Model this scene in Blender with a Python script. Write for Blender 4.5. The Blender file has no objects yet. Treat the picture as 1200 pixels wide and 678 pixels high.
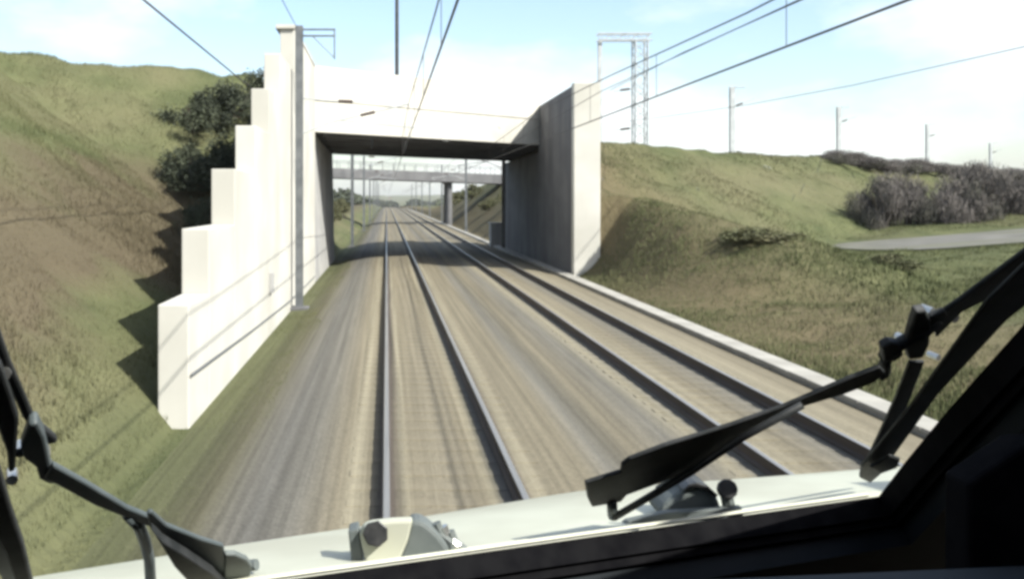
import bpy, bmesh, math, random
import numpy as np
from mathutils import Vector

random.seed(7)
rng = np.random.default_rng(7)
S = bpy.context.scene
COL = S.collection

# ------------------------------------------------------------------ camera
CH = 3.2            # eye height above the rail heads (z = 0 is the rail head)
FPX = 1152.0        # focal length in pixels of the 1200 px wide photograph
PX0, PY0 = 453.0, 234.0   # where the track direction meets the picture
cd = bpy.data.cameras.new("camera")
cam = bpy.data.objects.new("camera", cd)
COL.objects.link(cam)
cam.location = (0, 0, CH)
cam.rotation_euler = (math.pi / 2, 0, 0)
cd.sensor_fit = 'HORIZONTAL'
cd.sensor_width = 36.0
cd.lens = FPX / 1200.0 * 36.0
cd.shift_x = (600 - PX0) / 1200.0
cd.shift_y = -(339 - PY0) / 1200.0
cd.clip_start = 0.05
cd.clip_end = 20000
S.camera = cam

# ------------------------------------------------------------------ sky and sun
SUN = Vector((0.57, -0.48, 0.67)).normalized()
elev = math.asin(SUN.z)
W = bpy.data.worlds.new("World")
S.world = W
W.use_nodes = True
nt = W.node_tree
nt.nodes.clear()
N, L = nt.nodes, nt.links
wo = N.new('ShaderNodeOutputWorld')
bg = N.new('ShaderNodeBackground')
bg.inputs['Strength'].default_value = 0.135
sky = N.new('ShaderNodeTexSky')
sky.sky_type = 'NISHITA'
sky.sun_disc = False
sky.sun_elevation = elev
sky.sun_rotation = math.atan2(SUN.x, SUN.y)
sky.air_density = 1.0
sky.dust_density = 1.6
sky.ozone_density = 1.0
tc = N.new('ShaderNodeTexCoord')
mp = N.new('ShaderNodeMapping')
mp.inputs['Scale'].default_value = (1.0, 1.0, 2.6)
mp.inputs['Location'].default_value = (0.35, 0.1, 0.0)
nz = N.new('ShaderNodeTexNoise')
nz.inputs['Scale'].default_value = 2.6
nz.inputs['Detail'].default_value = 6
nz.inputs['Roughness'].default_value = 0.55
cr = N.new('ShaderNodeValToRGB')
cr.color_ramp.elements[0].position = 0.47
cr.color_ramp.elements[1].position = 0.66
mx = N.new('ShaderNodeMix')
mx.data_type = 'RGBA'
L.new(tc.outputs['Generated'], mp.inputs['Vector'])
L.new(mp.outputs['Vector'], nz.inputs['Vector'])
L.new(nz.outputs['Fac'], cr.inputs['Fac'])
L.new(cr.outputs['Color'], mx.inputs['Factor'])
L.new(sky.outputs['Color'], mx.inputs['A'])
mx.inputs['B'].default_value = (5.4, 5.45, 5.5, 1)
L.new(mx.outputs['Result'], bg.inputs['Color'])
L.new(bg.outputs['Background'], wo.inputs['Surface'])

sd = bpy.data.lights.new("sun", 'SUN')
sd.energy = 5.0
sd.angle = math.radians(0.6)
sd.color = (1.0, 0.955, 0.88)
so = bpy.data.objects.new("sun", sd)
COL.objects.link(so)
so.location = (20, -20, 60)
so.rotation_euler = SUN.to_track_quat('Z', 'Y').to_euler()

S.view_settings.view_transform = 'Standard'
S.view_settings.look = 'None'
S.view_settings.gamma = 1.0
S.view_settings.exposure = 0.95
S.render.engine = 'CYCLES'
S.cycles.use_denoising = True
S.cycles.max_bounces = 6
S.cycles.transparent_max_bounces = 12
S.cycles.volume_bounces = 0
S.cycles.pixel_filter_type = 'BLACKMAN_HARRIS'
S.cycles.filter_width = 3.4     # soft, as the old video camera resolved it


# ------------------------------------------------------------------ helpers
def at(px, py, d):
    """the point at distance d along the track seen at this pixel of the photograph"""
    return ((px - PX0) * d / FPX, d, CH + (PY0 - py) * d / FPX)


def pm(name, c1, c2, scale=(3, 3, 3), rough=0.85, bump=0.0, bscale=40.0, lo=0.35, hi=0.65, c3=None, scale3=(.4, .4, .4),
       metal=0.0, spec=0.3, bdist=0.02, attr=None):
    m = bpy.data.materials.new(name)
    m.use_nodes = True
    t = m.node_tree
    n, l = t.nodes, t.links
    b = n['Principled BSDF']
    b.inputs['Roughness'].default_value = rough
    b.inputs['Metallic'].default_value = metal
    b.inputs['Specular IOR Level'].default_value = spec
    tc = n.new('ShaderNodeTexCoord')
    mp = n.new('ShaderNodeMapping')
    mp.inputs['Scale'].default_value = scale
    nz = n.new('ShaderNodeTexNoise')
    nz.inputs['Scale'].default_value = 1.0
    nz.inputs['Detail'].default_value = 5
    r = n.new('ShaderNodeValToRGB')
    r.color_ramp.elements[0].position = lo
    r.color_ramp.elements[1].position = hi
    r.color_ramp.elements[0].color = (*c1, 1)
    r.color_ramp.elements[1].color = (*c2, 1)
    l.new(tc.outputs['Object'], mp.inputs['Vector'])
    l.new(mp.outputs['Vector'], nz.inputs['Vector'])
    l.new(nz.outputs['Fac'], r.inputs['Fac'])
    out = r.outputs['Color']
    if c3 is not None:
        mp3 = n.new('ShaderNodeMapping')
        mp3.inputs['Scale'].default_value = scale3
        n3 = n.new('ShaderNodeTexNoise')
        n3.inputs['Scale'].default_value = 1.0
        n3.inputs['Detail'].default_value = 4
        r3 = n.new('ShaderNodeValToRGB')
        r3.color_ramp.elements[0].position = 0.44
        r3.color_ramp.elements[1].position = 0.66
        x3 = n.new('ShaderNodeMix')
        x3.data_type = 'RGBA'
        l.new(tc.outputs['Object'], mp3.inputs['Vector'])
        l.new(mp3.outputs['Vector'], n3.inputs['Vector'])
        l.new(n3.outputs['Fac'], r3.inputs['Fac'])
        l.new(r3.outputs['Color'], x3.inputs['Factor'])
        l.new(out, x3.inputs['A'])
        x3.inputs['B'].default_value = (*c3, 1)
        out = x3.outputs['Result']
    l.new(out, b.inputs['Base Color'])
    if bump > 0:
        nb = n.new('ShaderNodeTexNoise')
        nb.inputs['Scale'].default_value = bscale
        nb.inputs['Detail'].default_value = 4
        bp = n.new('ShaderNodeBump')
        bp.inputs['Strength'].default_value = bump
        bp.inputs['Distance'].default_value = bdist
        l.new(tc.outputs['Object'], nb.inputs['Vector'])
        l.new(nb.outputs['Fac'], bp.inputs['Height'])
        l.new(bp.outputs['Normal'], b.inputs['Normal'])
    return m


ORIGIN = {}


def tag(o, label=None, cat=None, group=None, kind=None):
    if label:
        o['label'] = label
    if cat:
        o['category'] = cat
    if group:
        o['group'] = group
    if kind:
        o['kind'] = kind
    return o


def thing(name, loc, label, cat, group=None):
    o = bpy.data.objects.new(name, None)
    COL.objects.link(o)
    o.location = loc
    o.empty_display_size = 0.2
    ORIGIN[o.name] = Vector(loc)
    return tag(o, label, cat, group)


class MB:
    """collects shapes in world coordinates; build() links them as ONE mesh object"""

    def __init__(self):
        self.v, self.f = [], []

    def add(self, v, f):
        n = len(self.v)
        self.v += [tuple(p) for p in v]
        self.f += [tuple(i + n for i in q) for q in f]
        return self

    def hexa(self, p):
        """8 corners: bottom ring of four, then the top ring"""
        return self.add(p, [(3, 2, 1, 0), (4, 5, 6, 7), (0, 1, 5, 4), (1, 2, 6, 5), (2, 3, 7, 6), (3, 0, 4, 7)])

    def box(self, x0, x1, y0, y1, z0, z1):
        return self.hexa([(x0, y0, z0), (x1, y0, z0), (x1, y1, z0), (x0, y1, z0),
                          (x0, y0, z1), (x1, y0, z1), (x1, y1, z1), (x0, y1, z1)])

    def prism(self, poly, off):
        """polygon of 3-D points pushed along the vector off"""
        n = len(poly)
        a = [Vector(p) for p in poly]
        b = [p + Vector(off) for p in a]
        f = [tuple(range(n - 1, -1, -1)), tuple(range(n, 2 * n))]
        f += [(i, (i + 1) % n, n + (i + 1) % n, n + i) for i in range(n)]
        return self.add(a + b, f)

    def tube(self, pts, r, n=6, cap=True):
        pts = [Vector(p) for p in pts]
        m = len(pts)
        rr = r if isinstance(r, (list, tuple)) else [r] * m
        v, f = [], []
        ref = None
        for i, p in enumerate(pts):
            t = (pts[min(i + 1, m - 1)] - pts[max(i - 1, 0)])
            if t.length < 1e-9:
                t = Vector((0, 1, 0))
            t.normalize()
            if ref is None:
                ref = Vector((0, 0, 1)) if abs(t.z) < 0.9 else Vector((1, 0, 0))
            a = t.cross(ref).normalized()
            b = a.cross(t).normalized()
            ref = b
            for k in range(n):
                w = 2 * math.pi * k / n
                v.append(p + a * (math.cos(w) * rr[i]) + b * (math.sin(w) * rr[i]))
        for i in range(m - 1):
            for k in range(n):
                k2 = (k + 1) % n
                f.append((i * n + k, i * n + k2, (i + 1) * n + k2, (i + 1) * n + k))
        if cap:
            f.append(tuple(range(n - 1, -1, -1)))
            f.append(tuple((m - 1) * n + k for k in range(n)))
        return self.add(v, f)

    def build(self, name, mat, parent=None, bevel=0.0, smooth=False):
        org = ORIGIN.get(parent.name, Vector((0, 0, 0))) if parent else Vector((0, 0, 0))
        me = bpy.data.meshes.new(name)
        me.from_pydata([tuple(Vector(p) - org) for p in self.v], [], self.f)
        bm = bmesh.new()
        bm.from_mesh(me)
        bmesh.ops.recalc_face_normals(bm, faces=bm.faces)
        if bevel > 0:
            bmesh.ops.bevel(bm, geom=list(bm.edges), offset=bevel, segments=2, affect='EDGES', profile=0.5)
        bm.to_mesh(me)
        bm.free()
        if smooth:
            me.polygons.foreach_set('use_smooth', [True] * len(me.polygons))
        me.materials.append(mat)
        o = bpy.data.objects.new(name, me)
        COL.objects.link(o)
        if parent:
            o.parent = parent
            ORIGIN[o.name] = org
        return o


def grid_mesh(name, P, mat, parent=None, smooth=True):
    """P[i][j] -> point; an open sheet"""
    P = np.asarray(P, dtype=float)
    a, b, _ = P.shape
    idx = np.arange(a * b).reshape(a, b)
    q = np.stack([idx[:-1, :-1], idx[1:, :-1], idx[1:, 1:], idx[:-1, 1:]], -1).reshape(-1, 4)
    org = np.array(ORIGIN.get(parent.name, Vector((0, 0, 0)))) if parent else np.zeros(3)
    me = bpy.data.meshes.new(name)
    me.from_pydata((P.reshape(-1, 3) - org).tolist(), [], q.tolist())
    me.update()
    if me.polygons[0].normal.z < 0:
        me.flip_normals()
    if smooth:
        me.polygons.foreach_set('use_smooth', [True] * len(me.polygons))
    me.materials.append(mat)
    o = bpy.data.objects.new(name, me)
    COL.objects.link(o)
    if parent:
        o.parent = parent
    return o


# ------------------------------------------------------------------ materials
def streak_material(name, bands, contrast=0.35, speck=0.25, grain=1.0):
    """dusty stone bed: bands of rust, brake dust and pale dust that run along the track, with grain"""
    m = bpy.data.materials.new(name)
    m.use_nodes = True
    t = m.node_tree
    n, l = t.nodes, t.links
    b = n['Principled BSDF']
    b.inputs['Roughness'].default_value = 0.95
    b.inputs['Specular IOR Level'].default_value = 0.15
    tc = n.new('ShaderNodeNewGeometry')
    sx = n.new('ShaderNodeSeparateXYZ')
    l.new(tc.outputs['Position'], sx.inputs['Vector'])
    mr = n.new('ShaderNodeMapRange')
    mr.inputs['From Min'].default_value = -3.0
    mr.inputs['From Max'].default_value = 9.0
    # wander of the bands
    nw = n.new('ShaderNodeTexNoise')
    nw.inputs['Scale'].default_value = 0.12
    mw = n.new('ShaderNodeMath')
    mw.operation = 'MULTIPLY_ADD'
    mw.inputs[1].default_value = 0.10
    l.new(tc.outputs['Position'], nw.inputs['Vector'])
    l.new(nw.outputs['Fac'], mw.inputs[0])
    l.new(sx.outputs['X'], mw.inputs[2])
    l.new(mw.outputs[0], mr.inputs['Value'])
    r = n.new('ShaderNodeValToRGB')
    el = r.color_ramp.elements
    while len(el) > 1:
        el.remove(el[-1])
    first = True
    for x, c in bands:
        p = (x + 0.05 + 3.0) / 12.0
        if first:
            el[0].position = p
            el[0].color = (*c, 1)
            first = False
        else:
            e = el.new(p)
            e.color = (*c, 1)
    l.new(mr.outputs['Result'], r.inputs['Fac'])
    # long streaks
    mp = n.new('ShaderNodeMapping')
    mp.inputs['Scale'].default_value = (9.0, 0.07, 1.0)
    ns = n.new('ShaderNodeTexNoise')
    ns.inputs['Scale'].default_value = 1.0
    ns.inputs['Detail'].default_value = 7
    ns.inputs['Roughness'].default_value = 0.62
    l.new(tc.outputs['Position'], mp.inputs['Vector'])
    l.new(mp.outputs['Vector'], ns.inputs['Vector'])
    m1 = n.new('ShaderNodeMapRange')
    m1.inputs['From Min'].default_value = 0.3
    m1.inputs['From Max'].default_value = 0.7
    m1.inputs['To Min'].default_value = 1 - contrast
    m1.inputs['To Max'].default_value = 1 + contrast
    l.new(ns.outputs['Fac'], m1.inputs['Value'])
    # stones
    vz = n.new('ShaderNodeTexVoronoi')
    vz.inputs['Scale'].default_value = 22.0
    l.new(tc.outputs['Position'], vz.inputs['Vector'])
    m2 = n.new('ShaderNodeMapRange')
    m2.inputs['To Min'].default_value = 1 - speck
    m2.inputs['To Max'].default_value = 1 + speck
    sp = n.new('ShaderNodeSeparateColor')
    l.new(vz.outputs['Color'], sp.inputs['Color'])
    l.new(sp.outputs['Red'], m2.inputs['Value'])
    mm = n.new('ShaderNodeMath')
    mm.operation = 'MULTIPLY'
    l.new(m1.outputs['Result'], mm.inputs[0])
    l.new(m2.outputs['Result'], mm.inputs[1])
    vx = n.new('ShaderNodeVectorMath')
    vx.operation = 'SCALE'
    l.new(r.outputs['Color'], vx.inputs[0])
    l.new(mm.outputs[0], vx.inputs['Scale'])
    l.new(vx.outputs['Vector'], b.inputs['Base Color'])
    bp = n.new('ShaderNodeBump')
    bp.inputs['Strength'].default_value = 0.45 * grain
    bp.inputs['Distance'].default_value = 0.02
    l.new(vz.outputs['Distance'], bp.inputs['Height'])
    l.new(bp.outputs['Normal'], b.inputs['Normal'])
    return m


TAN, PALE, RUST = (.143, .126, .091), (.204, .184, .134), (.080, .069, .058)
GREY, DGREY, MUD = (.122, .115, .098), (.082, .080, .074), (.095, .086, .058)
BANDS = [(-2.9, (.082, .086, .045)), (-2.15, (.092, .086, .056)), (-1.7, GREY), (-1.45, (.100, .096, .086)), (-1.0, GREY), (-.55, TAN), (-.36, PALE), (-.17, TAN), (-.05, RUST),
         (.10, RUST), (.20, PALE), (.34, TAN), (.75, (.152, .135, .100)), (1.12, TAN), (1.24, PALE), (1.36, DGREY),
         (1.60, RUST), (1.72, PALE), (1.95, TAN), (2.5, TAN), (2.85, GREY), (3.1, (.100, .092, .072)), (3.4, TAN),
         (4.0, GREY), (4.4, PALE), (4.6, DGREY), (4.9, PALE), (5.5, TAN), (6.05, GREY), (6.2, DGREY), (6.45, PALE), (7.4, TAN)]
BANDS = BANDS[:32]
M = {}
M['ballast'] = streak_material('ballast', BANDS, 0.27, 0.09, 0.6)
M['sleeper'] = streak_material('dusty_concrete', [(x, tuple(min(1, k * 1.06) for k in c)) for x, c in BANDS], 0.28, 0.05, 0.3)
M['rail_side'] = pm('rail_rust', (.055, .045, .038), (.08, .064, .053), (8, .6, 8), 0.8)
M['rail_head'] = pm('rail_steel', (.30, .285, .27), (.42, .40, .37), (30, .3, 30), 0.38, metal=0.8)
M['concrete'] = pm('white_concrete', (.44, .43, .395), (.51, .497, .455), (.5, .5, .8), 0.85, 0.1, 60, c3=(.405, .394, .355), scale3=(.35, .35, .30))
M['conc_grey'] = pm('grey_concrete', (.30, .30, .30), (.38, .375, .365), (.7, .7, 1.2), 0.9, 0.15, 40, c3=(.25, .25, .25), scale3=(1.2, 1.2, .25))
M['conc_shade_dark'] = pm('shaded_and_dark_concrete', (.115, .115, .12), (.155, .155, .158), (.4, .4, .8), 0.9, c3=(.09, .09, .095), scale3=(.5, .5, .15))  # shade of bridge walls and soffit put into the colour; footings just dark
M['trough'] = pm('trough_concrete', (.25, .24, .215), (.34, .327, .295), (.8, 1.1, .8), 0.85, 0.1, 60)
M['asphalt'] = pm('asphalt', (.05, .05, .052), (.06, .06, .06), (4, 4, 4), 0.9)
M['steel'] = pm('galvanised_steel', (.10, .108, .115), (.15, .158, .165), (3, 3, 3), 0.55, metal=0.3)
M['pale_steel'] = pm('pale_haze_zinc', (.34, .36, .37), (.44, .46, .47), (2, 2, 2), 0.6)  # haze fade of the skyline masts put into the colour; pale cantilevers share it
M['dark_steel'] = pm('dark_steel', (.035, .038, .042), (.06, .062, .066), (3, 3, 3), 0.6)
M['insulator'] = pm('brown_insulator', (.05, .035, .03), (.08, .05, .04), (9, 9, 9), 0.35)
M['wire'] = pm('copper_wire', (.05, .05, .052), (.075, .072, .07), (5, .3, 5), 0.6)
M['white_paint'] = pm('white_paint', (.41, .42, .345), (.47, .48, .40), (2, 2, 2), 0.42, 0.03, 14, c3=(.37, .37, .30), scale3=(3, 3, 3), spec=0.35)
M['wiper'] = pm('wiper_black', (.016, .018, .019), (.034, .036, .038), (20, 20, 20), 0.55, 0.05, 120, spec=0.2)
M['wiper_grey'] = pm('wiper_grey', (.055, .068, .072), (.08, .095, .10), (14, 14, 14), 0.5)
M['bracket_grey'] = pm('grey_casting', (.085, .10, .10), (.125, .14, .137), (12, 12, 12), 0.6)
M['bolt'] = pm('bolt_steel', (.035, .036, .038), (.07, .07, .07), (40, 40, 40), 0.4, metal=0.6)
M['shiny'] = pm('worn_bare_steel', (.5, .5, .48), (.65, .65, .62), (40, 40, 40), 0.3, metal=0.9)
M['rubber'] = pm('window_rubber', (.004, .004, .005), (.008, .008, .009), (20, 20, 20), 0.8, spec=0.02)
M['trim'] = pm('cab_trim', (.010, .013, .016), (.015, .018, .022), (6, 6, 6), 0.8, 0.05, 200, spec=0.15)
M['dash'] = pm('dash_top', (.026, .032, .038), (.036, .043, .05), (6, 6, 6), 0.8, 0.05, 300)
M['leaf'] = pm('shrub_leaf', (.065, .070, .032), (.11, .112, .055), (1.2, 1.2, 1.2), 0.8, c3=(.10, .095, .05), scale3=(.6, .6, .6))
M['leaf_dark'] = pm('dark_shrub_leaf', (.030, .037, .024), (.055, .064, .038), (1.2, 1.2, 1.2), 0.8)
M['twig'] = pm('bare_hedge_twig', (.105, .095, .090), (.145, .130, .120), (1, 1, 1), 0.9, c3=(.06, .062, .045), scale3=(.3, .3, .3))
M['bark'] = pm('bark', (.05, .04, .03), (.08, .065, .05), (8, 8, 2), 0.9)
M['farm_track'] = pm('farm_track_gravel', (.105, .103, .092), (.145, .14, .128), (.6, .6, .6), 0.95, 0.2, 8, c3=(.10, .105, .06), scale3=(.15, .9, .5))


def land_material():
    m = pm('land', (.058, .068, .032), (.105, .112, .055), (.9, .28, .9), 0.95, 0.6, 5.0, lo=.30, hi=.70, c3=(.112, .108, .060), scale3=(.16, .06, .34), bdist=0.12, spec=0.1)
    t = m.node_tree
    n, l = t.nodes, t.links
    b = n['Principled BSDF']
    src = b.inputs['Base Color'].links[0].from_socket
    # bare earth beside the stone bed, wandering edge
    tc = n.new('ShaderNodeTexCoord')
    sx = n.new('ShaderNodeSeparateXYZ')
    l.new(tc.outputs['Object'], sx.inputs['Vector'])
    nw = n.new('ShaderNodeTexNoise')
    nw.inputs['Scale'].default_value = 0.5
    nw.inputs['Detail'].default_value = 5
    l.new(tc.outputs['Object'], nw.inputs['Vector'])
    ad = n.new('ShaderNodeMath')
    ad.operation = 'MULTIPLY_ADD'
    ad.inputs[1].default_value = 4.0
    l.new(nw.outputs['Fac'], ad.inputs[0])
    l.new(sx.outputs['X'], ad.inputs[2])
    mr = n.new('ShaderNodeValToRGB')
    e = mr.color_ramp.elements
    e[0].position = 0.0
    e[0].color = (0, 0, 0, 1)
    e[1].position = 1.0
    e[1].color = (0, 0, 0, 1)
    for p, c in ((.43, 0), (.50, .75), (.56, .75), (.66, 0)):
        q = e.new(p)
        q.color = (c, c, c, 1)
    rg = n.new('ShaderNodeMapRange')
    rg.inputs['From Min'].default_value = -20
    rg.inputs['From Max'].default_value = 40
    l.new(ad.outputs[0], rg.inputs['Value'])
    l.new(rg.outputs['Result'], mr.inputs['Fac'])
    x = n.new('ShaderNodeMix')
    x.data_type = 'RGBA'
    l.new(mr.outputs['Color'], x.inputs['Factor'])
    l.new(src, x.inputs['A'])
    x.inputs['B'].default_value = (.115, .090, .055, 1)
    l.new(x.outputs['Result'], b.inputs['Base Color'])
    return m


def bracken(m, col):
    """dead brown bracken on the lower half of the left bank"""
    n, l = m.node_tree.nodes, m.node_tree.links
    b = n['Principled BSDF']
    src = b.inputs['Base Color'].links[0].from_socket
    tc = n.new('ShaderNodeTexCoord')
    nz = n.new('ShaderNodeTexNoise')
    nz.inputs['Scale'].default_value = 0.22
    nz.inputs['Detail'].default_value = 5
    sx = n.new('ShaderNodeSeparateXYZ')
    l.new(tc.outputs['Object'], nz.inputs['Vector'])
    l.new(tc.outputs['Object'], sx.inputs['Vector'])
    a = n.new('ShaderNodeMath'); a.operation = 'MULTIPLY_ADD'; a.inputs[1].default_value = 5.0
    l.new(nz.outputs['Fac'], a.inputs[0]); l.new(sx.outputs['Z'], a.inputs[2])
    r = n.new('ShaderNodeMapRange'); r.inputs['From Min'].default_value = 0; r.inputs['From Max'].default_value = 12
    l.new(a.outputs[0], r.inputs['Value'])
    cr = n.new('ShaderNodeValToRGB')
    e = cr.color_ramp.elements
    e[0].position, e[0].color = .24, (0, 0, 0, 1)
    e[1].position, e[1].color = .62, (0, 0, 0, 1)
    for p, v in ((.34, .85), (.50, .8)):
        q = e.new(p); q.color = (v, v, v, 1)
    l.new(r.outputs['Result'], cr.inputs['Fac'])
    lt = n.new('ShaderNodeMath'); lt.operation = 'LESS_THAN'; lt.inputs[1].default_value = -3.5
    l.new(sx.outputs['X'], lt.inputs[0])
    mu = n.new('ShaderNodeMath'); mu.operation = 'MULTIPLY'
    l.new(cr.outputs['Color'], mu.inputs[0]); l.new(lt.outputs[0], mu.inputs[1])
    x = n.new('ShaderNodeMix'); x.data_type = 'RGBA'
    l.new(mu.outputs[0], x.inputs['Factor']); l.new(src, x.inputs['A']); x.inputs['B'].default_value = (*col, 1)
    l.new(x.outputs['Result'], b.inputs['Base Color'])


M['land'] = land_material()
bracken(M['land'], (.088, .070, .048))
M['grass'] = pm('grass_blade', (.066, .078, .036), (.125, .132, .066), (.8, .25, .8), 0.9, lo=.3, hi=.7, c3=(.132, .126, .072), scale3=(.16, .06, .34), spec=0.1)
bracken(M['grass'], (.104, .083, .057))


# ------------------------------------------------------------------ the land
def zt(d):
    """the line runs level and then over a gentle crest"""
    u = np.maximum(np.asarray(d, float) - 250.0, 0)
    return -np.minimum(1e-5 * u * u, 12.0)


def vnoise(x, y, s):
    x, y = x * s, y * s
    return (np.sin(1.7 * x + 2.3 * np.sin(.9 * y + 1.3)) + np.sin(1.3 * y - 1.1 * np.sin(1.2 * x + .4)) + np.sin(.7 * (x + y) + 2.1)) / 3.0


def sstep(a, b, x):
    t = np.clip((x - a) / (b - a), 0, 1)
    return t * t * (3 - 2 * t)


RIDGE = [(10.2, 50, 3.9), (12.5, 43, 3.0), (15, 36, 1.95), (18.5, 34.5, .95), (24, 36, .2)]


def ridge(X, Y, slope):
    best = np.full(np.shape(X), -50.0)
    for (x0, y0, z0), (x1, y1, z1) in zip(RIDGE[:-1], RIDGE[1:]):
        dx, dy = x1 - x0, y1 - y0
        t = np.clip(((X - x0) * dx + (Y - y0) * dy) / (dx * dx + dy * dy), 0, 1)
        dist = np.hypot(X - x0 - t * dx, Y - y0 - t * dy)
        best = np.maximum(best, z0 + t * (z1 - z0) - slope * np.sqrt(dist * dist + .3))
    return best


def path_mid(X):
    return 50 + .06 * (X - 20) + 1.2 * np.sin(X * .12)


def path_weight(X, Y):
    return (1 - sstep(4.5, 7.5, np.abs(Y - path_mid(X)))) * sstep(20, 27, X)


def land(X, Y):
    X, Y = np.asarray(X, float), np.asarray(Y, float)
    n1 = .16 * vnoise(X, Y, .9) + .10 * vnoise(X + 9, Y, 2.1)
    n2 = .5 * vnoise(X, Y, .16)
    # left cutting
    cut = np.minimum(-.42 + .726 * np.maximum(-3.65 - X, 0), 9.9 + .02 * np.minimum(X + 17, 0))
    s = (X + 17.1) * .70 + (Y - 43.6) * -.714
    emb = 9.9 - .726 * np.maximum(s, 0)
    emb = np.minimum(emb, 7.3 + 1.3 * np.maximum(-5.2 - X, 0))
    emb = np.where(X < -3.8, emb, -9)
    left = np.maximum(cut, emb)
    far = np.minimum(-.42 + .45 * np.maximum(-3.65 - X, 0), 1.3 + .3 * vnoise(X, Y, .05))
    w = sstep(60, 74, Y)
    left = left * (1 - w) + far * w
    # right side
    base = -.40 + .085 * np.clip(X - 9.2, 0, 40)
    yc = np.interp(X, [9, 38.7, 58, 120, 400], [58, 80, 90, 120, 160])
    zc = np.interp(X, [9, 38.7, 58, 120, 400], [6.9, 6.15, 5.4, 4.2, 3.0])
    embr = zc - .38 * np.maximum(yc - Y, 0) - .004 * np.maximum(Y - yc - 40, 0)
    hump = ridge(X, Y, .36)
    right = np.maximum(np.maximum(base, embr), hump)
    right = np.where(Y > 73.4, np.minimum(right, -.42 + .8 * np.maximum(X - 9.3, 0)), right)
    low = -.40 + .12 * np.maximum(X - 8.7, 0)
    kk = np.maximum(sstep(9.0, 12.2, X), sstep(46.3, 47.2, Y))
    right = np.where(right > low, low + (right - low) * kk, right)
    fade = sstep(150, 330, Y)
    right = right * (1 - fade) + np.minimum(right, .3 + .01 * X) * fade
    z = np.where(X < 2.5, left, right)
    z = np.where((X > -3.6) & (X < 9.03), np.where((X > 8.75) & ((Y < 46.2) | (Y > 75)), -.44, -.62), z)
    off = np.clip(np.maximum(-3.7 - X, X - 9.2) / 2.0, 0, 1)
    z = z + off * (n1 + n2 * np.clip(np.abs(X) / 25.0, 0, 1) * np.where(X > 0, .35, 1.0))
    pw = path_weight(X, Y)
    z = z * (1 - pw) + (-.62 + .085 * np.clip(X - 9.2, 0, 40)) * pw
    # far land: hollow and low hills
    z = z + zt(Y)
    hill = sstep(1300, 3600, Y) * (26 + 9 * vnoise(X, Y, .0016) + 5 * vnoise(X + 300, Y, .005))
    return z + hill


xs = np.unique(np.concatenate([np.arange(-45, -4.2, .55), [-3.86, -3.58, -3.4], np.arange(-3, 8.6, 1.9), [8.79, 9.02, 9.3, 9.59, 9.75],
                               np.arange(10, 62, .6), np.geomspace(62, 4000, 45), -np.geomspace(45, 4000, 45)]))
ys = np.unique(np.concatenate([np.arange(-30, 6, 3.0), np.arange(6, 100, .6), np.arange(100, 260, 3.0), np.geomspace(260, 6000, 90)]))
XX, YY = np.meshgrid(xs, ys, indexing='ij')
ground = grid_mesh('ground', np.stack([XX, YY, land(XX, YY)], -1), M['land'])
tag(ground, 'grassy railway cutting and fields either side of the line', kind='structure')

# farm track across the field on the right
px_ = np.linspace(22.5, 110, 90)
yc_ = path_mid(px_)
rows = []
for k in np.linspace(-1, 1, 9):
    wid = 3.9 * np.clip((px_ - 21) / 5, .15, 1)
    yy = yc_ + k * wid
    rows.append(np.stack([px_, yy, land(px_, yy) + .09 - .02 * abs(k)], -1))
ft = grid_mesh('farm_track', np.stack(rows, 0), M['farm_track'])
tag(ft, 'pale gravel farm track crossing the field below the hedge', kind='structure')

# ------------------------------------------------------------------ track
sect = [(-3.25, -.60), (-2.75, -.56), (-2.25, -.40), (-1.5, -.26), (-.9, -.190), (-.62, -.184), (-.3, -.184), (.25, -.186), (.75, -.190), (1.25, -.186), (1.8, -.186), (2.08, -.186),
        (2.4, -.21), (3.1, -.25), (3.8, -.21), (4.12, -.185), (4.4, -.184), (5.0, -.186), (5.5, -.19), (6.0, -.186), (6.6, -.186), (6.85, -.188),
        (7.2, -.22), (7.7, -.32), (8.1, -.40), (8.75, -.42), (8.84, -.42)]
sxs, szs = np.array([s[0] for s in sect]), np.array([s[1] for s in sect])
bys = np.concatenate([np.arange(-20, 60, .5), np.arange(60, 260, 4.0), np.arange(260, 1000, 20.0)])
sx2 = np.unique(np.round(np.concatenate([sxs, np.arange(-3.2, 8.8, .16)]) / .05) * .05)
sx2[-1] = 8.84
BX, BY = np.meshgrid(sx2, bys, indexing='ij')
BZ = np.interp(BX, sxs, szs) + zt(BY)
inside = np.clip(np.minimum(np.abs(BX), np.minimum(np.abs(BX - 1.5), np.minimum(np.abs(BX - 4.74), np.abs(BX - 6.24)))) / .3, 0, 1)
BZ = BZ + inside * (-.006 + .005 * rng.standard_normal(BX.shape)) * (BX < 7.9)
bal = grid_mesh('ballast_bed', np.stack([BX, BY, BZ], -1), M['ballast'])
tag(bal, 'tan and grey stone ballast bed under both tracks', kind='structure')

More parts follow.
